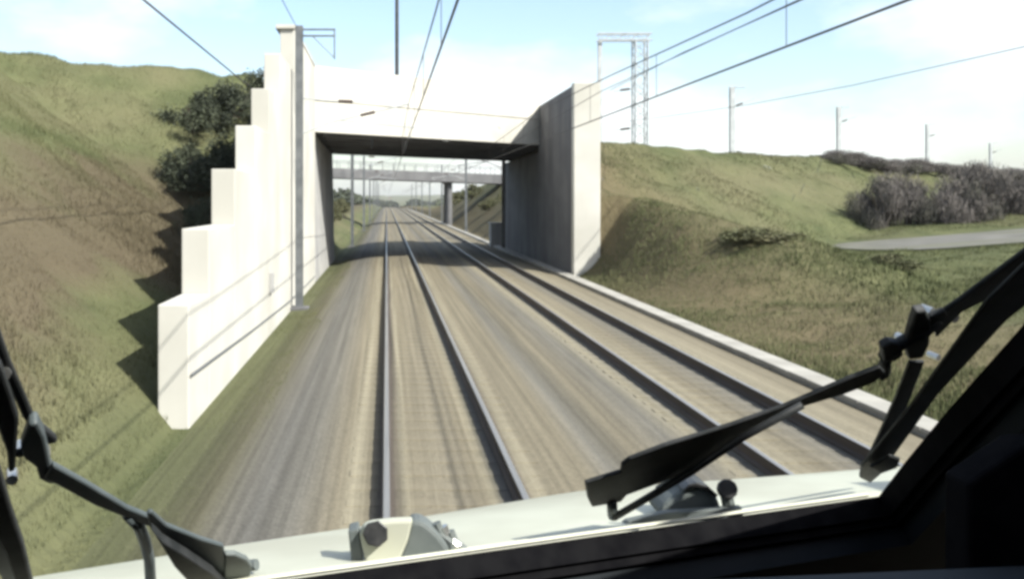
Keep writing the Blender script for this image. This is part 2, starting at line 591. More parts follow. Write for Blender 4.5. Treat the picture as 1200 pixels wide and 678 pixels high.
RAILS = [0.0, 1.5, 4.74, 6.24]
prof = [(-.07, -.172), (.07, -.172), (.07, -.160), (.012, -.140), (.012, -.045), (.036, -.034), (.036, -.004), (.028, 0.0),
        (-.028, 0.0), (-.036, -.004), (-.036, -.034), (-.012, -.045), (-.012, -.140), (-.07, -.160)]
rys = np.concatenate([np.arange(-8, 250, 6.0), np.arange(250, 900, 15.0)])
sleeper_me = None
for (ra, rb), lab in (((0.0, 1.5), 'railway track the train runs on, directly ahead'), ((4.74, 6.24), 'second railway track on the right, beside the cable trough')):
    tr = thing('railway_track', ((ra + rb) / 2, 0, 0), lab, 'railway track', 'running lines')
    for rx in (ra, rb):
        v, f, mi = [], [], []
        k = len(prof)
        for y in rys:
            dz = float(zt(y))
            for (a, b) in prof:
                v.append((rx + a - (ra + rb) / 2, y, b + dz))
        for i in range(len(rys) - 1):
            for j in range(k):
                f.append((i * k + j, i * k + (j + 1) % k, (i + 1) * k + (j + 1) % k, (i + 1) * k + j))
                mi.append(1 if j in (6, 7, 8) else 0)
        me = bpy.data.meshes.new('rail')
        me.from_pydata(v, [], f)
        bm = bmesh.new(); bm.from_mesh(me)
        bmesh.ops.recalc_face_normals(bm, faces=bm.faces)
        bm.to_mesh(me); bm.free()
        me.materials.append(M['rail_side']); me.materials.append(M['rail_head'])
        me.polygons.foreach_set('material_index', mi)
        o = bpy.data.objects.new('rail', me); COL.objects.link(o); o.parent = tr
    xc = (ra + rb) / 2
    for i in range(75):
        y = 5.0 + .6 * i
        mb = MB()
        mb.hexa([(xc - 1.2, y - .15, -.33), (xc + 1.2, y - .15, -.33), (xc + 1.2, y + .15, -.33), (xc - 1.2, y + .15, -.33),
                 (xc - 1.2, y - .12, -.1815), (xc + 1.2, y - .12, -.1815), (xc + 1.2, y + .12, -.1815), (xc - 1.2, y + .12, -.1815)])
        mb.build('sleeper', M['sleeper'], tr)

# cable trough beside the right-hand track
ct = thing('cable_trough', (8.4, 6, -.3), 'pale concrete cable trough with slab lids running beside the right track', 'cable trough')
MB().box(8.17, 8.62, -8, 62, -.46, -.335).build('channel', M['trough'], ct)
lid_me = None
y = 6.0
while y < 62:
    j = random.uniform(-.006, .006)
    MB().box(8.14 + j, 8.65 + j, y + .012, y + .988, -.333, -.265 + random.uniform(-.004, .004)).build('lid', M['trough'], ct, 0.008)
    y += 1.0
MB().box(8.17, 8.62, 62, 420, -.46, -.27).build('far_channel', M['trough'], ct)

# ------------------------------------------------------------------ the road bridge
NL, NR = Vector((-3.3, 46.0, 0)), Vector((8.86, 57.0, 0))      # near edge of the deck over the opening
FL, FR = Vector((-3.3, 62.0, 0)), Vector((8.86, 73.4, 0))
e_n = (NR - NL).normalized()
SOF_N, SOF_F, TOP = CH + 3.2, CH + 2.87, CH + 6.25
br = thing('road_bridge', (2.7, 46, -.5), 'white concrete road bridge over the tracks with stepped wing wall on its left', 'bridge')


def z3(p, z):
    return (p.x, p.y, z)


def band(mb, a, b, c, d, z0, z1):
    mb.hexa([z3(a, z0), z3(b, z0), z3(c, z0), z3(d, z0), z3(a, z1), z3(b, z1), z3(c, z1), z3(d, z1)])


LX, RX = NL - e_n * 1.0, NR + e_n * 2.0
LXF, RXF = FL - e_n * 1.0, FR + e_n * 2.0
inw = Vector((-.67, .74, 0))
mb = MB()
mb.hexa([z3(LX + inw * .4, SOF_N), z3(RX + inw * .4, SOF_N), z3(RXF, SOF_F), z3(LXF, SOF_F),
         z3(LX + inw * .4, SOF_N + 1.3), z3(RX + inw * .4, SOF_N + 1.3), z3(RXF, SOF_N + 1.3), z3(LXF, SOF_N + 1.3)])
mb.build('deck', M['conc_shade_dark'], br)
mb = MB()
band(mb, LX, NR + e_n * -.01, NR + e_n * -.01 + inw * .395, LX + inw * .395, SOF_N - .02, SOF_N + 1.45)
mb.build('fascia_beam', M['concrete'], br)
mb = MB()
band(mb, LX - inw * .05, NR + e_n * -.012 - inw * .05, NR + e_n * -.012 + inw * .30, LX + inw * .30, SOF_N + 1.453, TOP)
mb.build('parapet', M['concrete'], br)
mb = MB()
band(mb, LXF - inw * .3, RXF - inw * .3, RXF + inw * .05, LXF + inw * .05, SOF_N + 1.303, TOP)
mb.build('parapet', M['concrete'], br)
mb = MB()
band(mb, LX + inw * .41, RX + inw * .41, RXF - inw * .31, LXF - inw * .31, SOF_N + 1.302, SOF_N + 1.38)
mb.build('road_surface', M['asphalt'], br)
# soffit beams under the deck, side by side
for i in range(1, 9):
    u = i / 9
    a, b = NL.lerp(FL, u), NR.lerp(FR, u)
    zb = SOF_N + (SOF_F - SOF_N) * u
    w_ = Vector((-.67, .74, 0)) * .35
    mb = MB()
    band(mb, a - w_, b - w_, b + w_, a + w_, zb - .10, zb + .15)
    mb.build('soffit_beam', M['conc_shade_dark'], br)
# abutments
mb = MB()
mb.hexa([(-4.3, 45.2, -.9), (-3.3, 46.02, -.9), (-3.3, 62.3, -.9), (-4.3, 61.4, -.9),
         (-4.3, 45.2, SOF_F - .12), (-3.42, 46.02, SOF_N - .03), (-3.42, 62.3, SOF_F - .03), (-4.3, 61.4, SOF_F - .12)])
mb.build('left_abutment', M['conc_grey'], br)
MB().box(8.86, 9.9, 57.4, 74.4, -.9, SOF_F - .13).build('right_abutment', M['conc_shade_dark'], br)
MB().box(8.862, 9.9, 46.8, 57.395, -.9, CH + 5.42).build('right_wing_wall', M['conc_shade_dark'], br)
MB().box(8.80, 10.05, 46.2, 46.79, -.9, CH + 5.50).build('wall_end_pier', M['concrete'], br, 0.03)
# stepped wing wall on the left
steps = [(16.4, -1.75), (18.3, -.54), (21.4, .67), (24.8, 1.87), (27.7, 3.13), (30.6, 4.55), (35.2, 6.1), (45.4, 0)]
for (d0, t0), (d1, _) in zip(steps[:-1], steps[1:]):
    mb = MB().box(-3.82, -3.3, d0 + .012, d1 - .012, -.9, CH + t0)
    mb.build('wing_wall_panel', M['concrete'], br, 0.02)
MB().box(-3.97, -3.27, 35.1, 45.3, CH + 6.103, CH + 6.25).build('coping', M['concrete'], br, 0.02)
# conduit along the foot of the wing wall
MB().tube([(-3.262, 16.45, CH - 2.93), (-3.262, 24, CH - 3.18), (-3.262, 33.2, CH - 3.42), (-3.262, 45, CH - 3.5)], .022, 6).build('conduit', M['steel'], br)
MB().box(-3.30, -3.20, 27.6, 28.0, CH - 2.62, CH - 2.05).build('junction_box', M['conc_grey'], br, 0.01)

# slim mast that stands on the bridge deck behind the parapet
t = thing('steel_mast', (.58, 55.0, SOF_N + 1.38), 'slim dark steel mast rising behind the white bridge parapet', 'mast')
MB().tube([(.58, 55, SOF_N + 1.38), (.58, 55, CH + 14.5)], [.12, .10], 10).build('post', M['dark_steel'], t)
MB().box(.28, .88, 54.7, 55.3, SOF_N + 1.381, SOF_N + 1.44).build('base_plate', M['dark_steel'], t)

# ------------------------------------------------------------------ second bridge further along
B2 = 134.0
t = thing('road_bridge', (2, B2, -.5), 'distant grey concrete road bridge seen through the opening of the near one', 'bridge')
ang = .045


def skew(x):
    return B2 + .35 * (x - 2)


mb = MB()
zb0, zb1 = CH + 2.85, CH + 4.15
mb.hexa([(-40, skew(-40), zb0 + 1.0), (45, skew(45), zb0 - 1.4), (45, skew(45) + 8, zb0 - 1.4), (-40, skew(-40) + 8, zb0 + 1.0),
         (-40, skew(-40), zb1 + 1.0), (45, skew(45), zb1 - 1.4), (45, skew(45) + 8, zb1 - 1.4), (-40, skew(-40) + 8, zb1 + 1.0)])
mb.build('deck', M['conc_shade_dark'], t)
for s_ in (.15, 7.8):
    mb = MB()
    mb.tube([(-40, skew(-40) + s_, zb1 + 2.0), (45, skew(45) + s_, zb1 - .4)], .05, 6)
    for i in range(57):
        u = i / 56
        x = -40 + 85 * u
        mb.tube([(x, skew(x) + s_, zb1 + 1.0 - 2.4 * u - .02), (x, skew(x) + s_, zb1 + 2.0 - 2.4 * u)], .035, 4)
    mb.build('railing', M['steel'], t)
for x in (8.75, -9.5):
    for k in (1.4, 6.4):
        mb = MB().tube([(x, skew(x) + k, -.9), (x, skew(x) + k, zb0 + .15)], .45, 14)
        mb.build('pier', M['conc_shade_dark'], t, smooth=False)
    MB().box(x - .6, x + .6, skew(x) + .5, skew(x) + 7.3, zb0 - .55, zb0 + .1).build('pier_cap', M['conc_shade_dark'], t)

# small equipment block by the far end of the right abutment
p = at(578, 288, 73)
t = thing('equipment_cabinet', (8.3, 75.5, -.45), 'small grey concrete cabinet past the right end of the bridge opening', 'cabinet')
MB().box(7.95, 9.0, 75.0, 76.2, -.7, 1.35).build('body', M['conc_grey'], t, 0.03)
MB().box(7.88, 9.07, 74.93, 76.27, 1.352, 1.45).build('lid', M['conc_grey'], t, 0.02)


# ------------------------------------------------------------------ catenary
def ibeam(mb, x, y, z0, z1, w=.24, dpt=.22, th=.022):
    mb.box(x - w / 2, x + w / 2, y - dpt / 2, y - dpt / 2 + th, z0, z1)
    mb.box(x - w / 2, x + w / 2, y + dpt / 2 - th, y + dpt / 2, z0, z1)
    mb.box(x - th / 2, x + th / 2, y - dpt / 2 + th + .001, y + dpt / 2 - th - .001, z0, z1)
    return mb


def mast(x, y, xt, label, top=8.9, drop=False, w=.24):
    zb = float(zt(y))
    g = float(land(x, y)) if not (-3.6 < x < 8.8) else (-.55 + zb)
    t = thing('catenary_mast', (x, y, g), label, 'catenary mast', 'overhead line masts along the tracks')
    ibeam(MB(), x, y, g - .1, zb + top, w).build('post', M['steel'], t)
    MB().box(x - .33, x + .33, y - .33, y + .33, g - .3, g + .06).build('footing', M['conc_shade_dark'], t, 0.03)
    s = 1 if xt > x else -1
    x0 = x + s * .13
    mess, cont = zb + 6.5, zb + 5.3
    mb = MB()
    mb.tube([(x0, y, zb + 5.50), (x0 + s * .9, y, zb + 5.86), (xt, y, mess)], .03, 6)
    mb.tube([(x0, y, zb + 6.70), (x0 + s * .9, y, zb + 6.62), (xt, y, mess + .02)], .022, 6)
    mb.tube([(x0 + s * 1.2, y, zb + 5.95), (xt + s * .35, y, cont + .38)], .024, 6)
    mb.tube([(xt + s * .35, y, cont + .38), (xt, y, cont)], .016, 6)
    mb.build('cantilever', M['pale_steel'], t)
    for za, zc, u0 in ((5.86, 6.5, .40), (6.62, 6.52, .12)):
        a, b = Vector((x0 + s * .9, y - .01, zb + za)), Vector((xt, y - .01, zb + zc))
        pts = [a.lerp(b, u0 + .018 * k) for k in range(11)]
        MB().tube(pts, [(.075 if k % 2 else .042) for k in range(11)], 8).build('insulator', M['insulator'], t)
    if drop:
        mb = MB()
        for zz in (top - .12, top - .34):
            mb.tube([(x0, y, zz), (x + s * 1.25, y, zz)], .035, 6)
        mb.tube([(x + s * 1.22, y, top - .10), (x + s * 1.22, y, top - 1.15)], .028, 6)
        mb.tube([(x + s * .45, y, top - .34), (x + s * 1.22, y, top - 1.1)], .02, 6)
        mb.build('top_bracket', M['steel'], t)
    return t


ords = 'first second third fourth fifth sixth seventh eighth ninth tenth eleventh twelfth thirteenth fourteenth fifteenth'.split()
ords += [w + 'th' for w in 'sixteen seventeen eighteen nineteen'.split()] + ['twentieth'] + ['twenty-' + w for w in ords[:9]]
TL, TR = .75, 5.49
mast(-3.02, 34.0, TL, 'grey catenary mast in front of the white stepped wing wall', 9.2, True, .26)
mast(-2.72, 78.0, TL, 'first catenary mast beyond the near bridge, left of the tracks')
mast(-2.72, 118.0, TL, 'second catenary mast beyond the near bridge, left of the tracks')
mast(8.45, 71.0, TR, 'catenary mast against the right abutment at the far end of the opening')
mast(9.05, 112.0, TR, 'catenary mast right of the tracks just before the distant bridge')
for i, y in enumerate((160, 205, 250, 300, 350)):
    mast(-2.72, y, TL, 'far catenary mast left of the tracks, %s past the distant bridge' % ords[i])
    mast(9.0, y, TR, 'far catenary mast right of the tracks, %s past the distant bridge' % ords[i])


def wire(name, pts, r, label, group='overhead line wires'):
    o = MB().tube(pts, r, 6).build(name, M['wire'])
    return tag(o, label, 'wire', group)


def sag(x, nodes, y0, y1, step, x1=None):
    """nodes: list of (y, z)"""
    out = []
    ny = [n[0] for n in nodes]
    nz_ = [n[1] for n in nodes]
    y = y0
    while y <= y1:
        out.append((x, y, float(np.interp(y, ny, nz_)) + float(zt(y))))
        y += step
    return out


MESS = [(-14, 5.95), (0, 6.1), (14, 6.05), (24, 6.25), (34, 6.5), (45, 6.2), (60, 5.95), (78, 6.5), (98, 6.05), (118, 6.5), (139, 5.85), (160, 6.5), (182, 6.0),
        (205, 6.5), (228, 6.0), (250, 6.5), (275, 6.0), (300, 6.5), (325, 6.0), (350, 6.5), (420, 6.0)]
for x, w_ in ((TL, 'the train\'s own track'), (TR, 'the right-hand track')):
    wire('contact_wire', sag(x, [(-14, 5.3), (500, 5.3)], -12, 420, 6), .016, 'contact wire, the lower of the two, above ' + w_)
    nodes = MESS if x == TL else [(-14, 6.3), (0, 6.1), (14, 6.02), (25, 6.26), (36, 6.4), (46, 6.15)] + MESS[6:]
    wire('messenger_wire', sag(x, nodes, -12, 420, 3), .013, 'messenger wire, the upper of the two, above ' + w_)
    k = 0
    for y in np.arange(7.0, 60, 6.5):
        zm = float(np.interp(y, [n[0] for n in nodes], [n[1] for n in nodes]))
        o = MB().tube([(x, y, 5.3), (x, y, zm)], .006, 4).build('dropper_wire', M['wire'])
        tag(o, 'thin upright dropper wire above %s, %s from the train' % (w_, ords[k]), 'wire', 'droppers above ' + w_)
        k += 1
wire('feeder_wire', [(-4.5, y, CH + 3.7) for y in range(-6, 45, 6)], .022, 'dark feeder wire slanting over the left bank to behind the wall')
wire('earth_wire', [(-3.1, y, CH + 5.93) for y in range(-6, 35, 5)], .014, 'thin earth wire leading to the top of the near mast')
wire('feeder_wire', [(TR + 1.05, y, float(np.interp(y, [-10, 14, 30, 46, 60], [6.5, 6.35, 6.5, 6.25, 5.9]))) for y in range(-10, 60, 4)], .011,
     'thin feeder wire just right of the upper wire over the right track')


# ------------------------------------------------------------------ masts of the other line beyond the right bank
def lattice(mb, x, y, z0, z1, w, bays):
    h = w / 2
    c = [(x - h, y - h), (x + h, y - h), (x + h, y + h), (x - h, y + h)]
    for (a, b) in c:
        mb.tube([(a, b, z0), (a, b, z1)], .07, 4)
    for i in range(bays):
        za, zb_ = z0 + (z1 - z0) * i / bays, z0 + (z1 - z0) * (i + 1) / bays
        for k in range(4):
            (a, b), (c2, d2) = c[k], c[(k + 1) % 4]
            mb.tube([(a, b, za), (c2, d2, zb_)] if i % 2 else [(c2, d2, za), (a, b, zb_)], .035, 4)


GD = 76.0
p1, p2 = at(703, 165, GD), at(750, 165, GD)
ztop = at(0, 40, GD)[2]
g1, g2 = float(land(p1[0], GD)), float(land(p2[0], GD))
t = thing('catenary_gantry', (p2[0], GD, g2), 'tall grey lattice gantry with slim side post behind the right bank', 'gantry')
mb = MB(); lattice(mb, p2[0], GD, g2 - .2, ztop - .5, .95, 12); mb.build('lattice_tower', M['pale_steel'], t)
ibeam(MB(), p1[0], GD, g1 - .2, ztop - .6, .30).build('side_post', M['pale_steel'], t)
mb = MB()
for dz in (0, -.5):
    for dy in (-.35, .35):
        mb.tube([(p1[0] - .2, GD + dy, ztop + dz), (p2[0] + .85, GD + dy, ztop + dz)], .055, 4)
for i in range(8):
    xa = p1[0] - .2 + (p2[0] - p1[0] + 1.0) * i / 8
    xb = p1[0] - .2 + (p2[0] - p1[0] + 1.0) * (i + 1) / 8
    for dy in (-.35, .35):
        mb.tube([(xa, GD + dy, ztop - (.5 if i % 2 else 0)), (xb, GD + dy, ztop - (0 if i % 2 else .5))], .03, 4)
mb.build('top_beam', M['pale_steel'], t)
for py_, L_ in ((105, 1.5), (151, 1.7)):
    zz = at(0, py_, GD)[2]
    mb = MB()
    mb.tube([(p2[0] - .5, GD, zz + .1), (p2[0] - .5 - L_, GD, zz - .15)], .05, 6)
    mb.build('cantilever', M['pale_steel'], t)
    pts = [Vector((p2[0] - .8 - .06 * k, GD - .02, zz + .04 - .008 * k)) for k in range(13)]
    MB().tube(pts, [.11 if k % 2 else .06 for k in range(13)], 8).build('insulator', M['insulator'], t)
for (px1, pyt, d, lab) in ((858, 103, 86, 'tallest of the plain grey masts on the skyline, right of the lattice gantry'),
                           (983, 126, 108, 'second plain grey mast on the skyline right of the lattice gantry'),
                           (1087, 146, 132, 'third plain grey mast on the skyline right of the lattice gantry'),
                           (1161, 168, 165, 'faintest and rightmost of the grey masts on the skyline')):
    q = at(px1, pyt, d)
    g = float(land(q[0], d))
    t = thing('skyline_mast', (q[0], d, g), lab, 'catenary mast', 'masts of the other line on the skyline')
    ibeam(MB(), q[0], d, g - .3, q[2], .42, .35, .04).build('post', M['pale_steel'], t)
    mb = MB()
    mb.tube([(q[0] - .3, d, q[2] + .06), (q[0] + 1.1, d, q[2] + .06)], .06, 6)
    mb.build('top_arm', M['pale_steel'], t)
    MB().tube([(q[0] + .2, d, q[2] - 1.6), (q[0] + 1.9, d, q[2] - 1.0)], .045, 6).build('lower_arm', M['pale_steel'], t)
    pts = [Vector((q[0] + .35 + .07 * k, d - .02, q[2] - 1.55 + .025 * k)) for k in range(9)]
    MB().tube(pts, [.10 if k % 2 else .05 for k in range(9)], 8).build('insulator', M['insulator'], t)
pa = [at(650, 152, 78), at(770, 138, 76), at(870, 124, 66), at(1000, 100, 52), at(1200, 55, 41), at(1500, -20, 33)]
wire('branch_wire', pa, .02, 'faint wire of the other line across the sky on the right', 'wires of the other line')
pa = [at(715, 106, 75.5), at(800, 62, 60), at(940, 0, 44), at(1100, -72, 34)]
wire('branch_wire', pa, .022, 'wire from the lattice gantry up to the top edge', 'wires of the other line')


# ------------------------------------------------------------------ shrubs
def shrub_mesh(n, leaf, seed, twiggy=False):
    r = np.random.default_rng(seed)
    v, f = [], []
    ncl = 16
    cl = []
    for _ in range(ncl):
        a, b = r.uniform(0, 2 * math.pi), r.uniform(-.1, 1)
        q = math.sqrt(max(0, 1 - b * b)) * r.uniform(.35, .85)
        cl.append((q * math.cos(a), q * math.sin(a), .18 + .68 * b * r.uniform(.5, 1.05), r.uniform(.22, .40)))
    for i in range(n):
        c = cl[i % ncl]
        d = r.standard_normal(3)
        d /= np.linalg.norm(d)
        p = np.array(c[:3]) + d * c[3] * r.uniform(.3, 1.08)
        p[2] = max(p[2], .01)
        u = r.standard_normal(3); u /= np.linalg.norm(u)
        if twiggy:
            u[2] = abs(u[2]) + .8; u /= np.linalg.norm(u)
        w = np.cross(u, r.standard_normal(3)); w /= np.linalg.norm(w)
        lu, lw = leaf * r.uniform(.7, 1.4) * (2.4 if twiggy else 1), leaf * r.uniform(.4, .8) * (.42 if twiggy else 1)
        k = len(v)
        v += [tuple(p - u * lu), tuple(p + w * lw), tuple(p + u * lu), tuple(p - w * lw)]
        f.append((k, k + 1, k + 2, k + 3))
    return v, f


def stem_mesh(seed):
    r = random.Random(seed)
    mb = MB()
    for i in range(6):
        a = r.uniform(0, 6.28); q = r.uniform(.2, .5)
        mb.tube([(0, 0, -.15), (q * .4 * math.cos(a), q * .4 * math.sin(a), .25), (q * math.cos(a), q * math.sin(a), .7)], [.05, .035, .012], 5)
    return mb.v, mb.f


def raw_mesh(name, vf, mat):
    me = bpy.data.meshes.new(name)
    me.from_pydata(vf[0], [], vf[1])
    me.materials.append(mat)
    return me


CR = {'leaf': [raw_mesh('foliage', shrub_mesh(2600, .055, s), M['leaf']) for s in (1, 2, 3)],
      'dark': [raw_mesh('foliage', shrub_mesh(5200, .034, s), M['leaf_dark']) for s in (4, 5)],
      'twig': [raw_mesh('twigs', shrub_mesh(10000, .026, s, True), M['twig']) for s in (6, 7, 8)]}
ST = [raw_mesh('stem', stem_mesh(s), M['bark']) for s in (1, 2, 3)]
scount = [0]


def shrub(x, y, rx, ry, h, kind, label, group, dz=-.1, name='shrub'):
    k = scount[0]; scount[0] += 1
    z = float(land(x, y)) + dz
    t = thing(name, (x, y, z), label, 'shrub' if name == 'shrub' else 'hedge', group)
    t.rotation_euler = (0, 0, (k * 2.4) % 6.28)
    t.scale = (rx, ry, h)
    for nm, me in (('stem', ST[k % 3]), ('twigs' if kind == 'twig' else 'foliage', CR[kind][k % len(CR[kind])])):
        o = bpy.data.objects.new(nm, me); COL.objects.link(o); o.parent = t
    return t


for i, (x, y, r_, h) in enumerate([(-4.7, 25.6, .7, 1.1), (-4.8, 28.4, .9, 1.9), (-5.0, 31.4, 1.1, 2.7), (-5.1, 34.6, 1.3, 3.3), (-6.6, 37.4, 1.5, 2.0), (-5.3, 38.4, 1.5, 3.6),
                                   (-7.0, 42.2, 1.7, 2.2), (-5.6, 43.4, 1.7, 3.2), (-7.4, 48.0, 2.2, 1.9), (-6.2, 50.0, 2.0, 2.2), (-6.2, 33.6, 1.3, 2.0), (-8.2, 40.5, 1.9, 1.9), (-8.8, 45.0, 2.0, 1.7)]):
    shrub(x, y, r_, r_, h, 'dark', 'dark shrub in the scrub behind the stepped wing wall, %s from its low end' % ords[[0, 1, 2, 4, 5, 6, 8, 9, 11, 12, 3, 7, 10][i]], 'dark scrub behind the wing wall')
shrub(13.8, 36.4, 1.9, 1.3, .5, 'leaf', 'low spreading bush on the grassy hump right of the bridge', None)
shrub(17.3, 33.8, 1.1, .8, .5, 'leaf', 'small green bush at the right foot of the grassy hump', None)
HN = 24
for i in range(HN):
    x = 30.5 + i * 2.1
    y = 61 + .16 * (x - 33) + .8 * math.sin(i * 1.9)
    shrub(x, y, 2.6, 2.4, 3.1 - .01 * i + .12 * math.sin(i * 2.7), 'twig', 'bare purplish hedge bush above the farm track, %s from the left' % ords[i], 'bare hedge above the farm track', name='hedge_bush')
for i in range(HN):
    x = 35 + i * 2.3
    y = float(np.interp(x, [9, 38.7, 58, 120], [58, 80, 90, 120])) - 1.0
    shrub(x, y, 2.6, 2.2, 1.0 + .15 * math.sin(i * 2.1), 'twig', 'bare purplish hedge bush on the right skyline crest, %s from the left' % ords[i], 'bare hedge on the skyline crest', name='hedge_bush')
for i, (x, y, r_, h) in enumerate([(-6.6, 92, 1.6, 1.8), (-7.2, 101, 1.9, 2.0), (-6.4, 112, 1.6, 1.8), (-8, 124, 2.2, 2.4), (-7.2, 150, 2.2, 2.2)]):
    shrub(x, y, r_, r_, h, 'leaf', 'scrubby bush left of the line beyond the bridge, %s from the bridge' % ords[i], 'bushes left of the line beyond the bridge')
for i, (x, y, r_, h) in enumerate([(12.6, 92, 1.5, 1.4), (13.2, 104, 1.7, 1.6), (12.4, 118, 1.5, 1.4), (14, 160, 2.4, 2.4), (13, 185, 2.2, 2.2)]):
    shrub(x, y, r_, r_, h, 'leaf', 'scrubby bush right of the line beyond the bridge, %s from the bridge' % ords[i], 'bushes right of the line beyond the bridge')


# far-off woodland that reads as one mass
fv, ff = shrub_mesh(140, .16, 21)
fv = np.array(fv); ff = np.array(ff)
AV, AF = [], []
for i in range(1100):
    if i < 650:
        d = random.uniform(380, 900)
        x = d * (-.022 - .5 * random.random() ** 2.2) - 8 if i % 2 else d * (.05 + .55 * random.random() ** 2.0) + 10
    else:
        d = random.uniform(1150, 1700)
        x = random.uniform(-.35, .45) * d
    a = random.uniform(0, 6.28); r_ = random.uniform(6, 12); h = random.uniform(5, 8) + (7 if d > 1000 else 0)
    P = fv * np.array([r_, r_, h])
    P = np.stack([P[:, 0] * math.cos(a) - P[:, 1] * math.sin(a), P[:, 0] * math.sin(a) + P[:, 1] * math.cos(a), P[:, 2]], -1)
    AF.append(ff + len(AV) * len(fv))
    AV.append(P + np.array([x, d, float(land(x, d)) - .5]))
wo_ = raw_mesh('far_wood', (np.concatenate(AV).tolist(), np.concatenate(AF).tolist()), M['leaf_dark'])
o = bpy.data.objects.new('far_wood', wo_); COL.objects.link(o)
tag(o, 'distant bluish woodland along the horizon beyond the bridges', kind='stuff')


# ------------------------------------------------------------------ grass on the banks
def grass(name, n, sampler, label, hmin=.05, hmax=.14):
    P = sampler(n)
    X, Y = P[:, 0], P[:, 1]
    ok = (X < -3.95) | (X > 8.75) | ((X < -2.05 - .25 * vnoise(X, Y, .8)) & (X > -3.25)) | ((X < -2.7) & (Y < 16.4))
    ok &= path_weight(X, Y) < .6
    X, Y = X[ok], Y[ok]
    n = len(X)
    Z = land(X, Y)
    Z = np.where((X > -3.25) & (X < 0), np.interp(X, sxs, szs) - .03, Z)
    h = rng.uniform(hmin, hmax, n) * (1 + .6 * vnoise(X, Y, .35) + .5 * np.maximum(vnoise(X + 40, Y, 1.3), 0) ** 2) * np.where((X > -4.2) & (X < 0), .5, 1.0)
    a = rng.uniform(0, 2 * np.pi, n)
    wdt = h * rng.uniform(.07, .14, n)
    lean = rng.uniform(.1, .6, n) * h
    b = rng.uniform(0, 2 * np.pi, n)
    V = np.empty((n, 3, 3))
    V[:, 0] = np.stack([X - wdt * np.cos(a), Y - wdt * np.sin(a), Z - .03], -1)
    V[:, 1] = np.stack([X + wdt * np.cos(a), Y + wdt * np.sin(a), Z - .03], -1)
    V[:, 2] = np.stack([X + lean * np.cos(b), Y + lean * np.sin(b), Z + h], -1)
    me = bpy.data.meshes.new(name)
    me.vertices.add(3 * n); me.loops.add(3 * n); me.polygons.add(n)
    me.vertices.foreach_set('co', V.reshape(-1))
    me.loops.foreach_set('vertex_index', np.arange(3 * n, dtype=np.int32))
    me.polygons.foreach_set('loop_start', np.arange(0, 3 * n, 3, dtype=np.int32))
    me.update(); me.validate()
    me.materials.append(M['grass'])
    o = bpy.data.objects.new(name, me); COL.objects.link(o)
    return tag(o, label, kind='stuff')


def samp_left(n):
    Y = 5 + 55 * rng.random(n) ** 1.3
    X = -1.9 - 20 * rng.random(n) ** 1.2
    return np.stack([X, Y], -1)


def samp_right(n):
    Y = 10 + 72 * rng.random(n) ** 1.2
    X = 8.75 + (4 + Y * .62) * rng.random(n) ** 1.2
    return np.stack([X, Y], -1)


grass('bank_grass', 330000, samp_left, 'rough dry grass on the left bank and verge')
grass('bank_grass', 380000, samp_right, 'rough dry grass on the right bank and field')

# ------------------------------------------------------------------ the train: cab, windscreen, nose and wipers
tr = thing('train', (.75, 0, 0), 'train cab seen from inside, white nose, black window frame and wipers', 'train')
A, B = Vector((-.172, 1.609, CH - .62)), Vector((1.03, 2.064, CH - .62))
TD = (B - A).normalized()
INW = Vector((TD.y, -TD.x, 0))
UP = (INW * 1.1 + Vector((0, 0, 1)))
UPN = UP.normalized()
NOUT = UPN.cross(TD).normalized()
if NOUT.y < 0:
    NOUT = -NOUT
EYE = Vector((0, 0, CH))


def gl(px, py, off=0.0):
    """the point of the windscreen plane (pushed outward by off) behind which this pixel lies"""
    d = Vector(((px - PX0) / FPX, 1, (PY0 - py) / FPX))
    k = (A + NOUT * off - EYE).dot(NOUT) / d.dot(NOUT)
    return EYE + d * k


def sv(p):
    q = p - A
    return q.dot(TD), q.dot(UPN)


def un(s, v, off=0.0):
    return A + TD * s + UPN * v + NOUT * off


HV = 1.07 / UPN.z          # header height in plane units
s1, v1 = sv(gl(1029, 580)); s2, v2 = sv(gl(1059, 541)); s3, v3 = sv(gl(1109, 480)); s4, v4 = sv(gl(1200, 377))
sl = (s4 - s3) / (v4 - v3)
outline = [(-.62, 0.0), (s1 - .12, v1 * .0 + .0), (s1, v1), (s2, v2), (s3, v3), (s4, v4), (s4 + sl * (HV - v4) * .5, HV), (-.72, HV), (-.66, .3)]


def offset_poly(poly, w):
    out = []
    n = len(poly)
    for i in range(n):
        p0, p, p1 = Vector(poly[i - 1]), Vector(poly[i]), Vector(poly[(i + 1) % n])
        a, b = (p - p0).normalized(), (p1 - p).normalized()
        na, nb = Vector((a.y, -a.x)), Vector((b.y, -b.x))
        m = (na + nb)
        m = m / max(.35, m.dot(na)) if m.length > 1e-6 else na
        out.append((p.x + m.x * w, p.y + m.y * w))
    return out


def ring(mb, a, b, o0, o1):
    n = len(a)
    v = [un(*p, o0) for p in a] + [un(*p, o0) for p in b] + [un(*p, o1) for p in a] + [un(*p, o1) for p in b]
    f = []
    for i in range(n):
        j = (i + 1) % n
        f += [(i, j, n + j, n + i), (2 * n + i, 3 * n + i, 3 * n + j, 2 * n + j), (i, 2 * n + i, 2 * n + j, j), (n + i, n + j, 3 * n + j, 3 * n + i)]
    return mb.add(v, f)


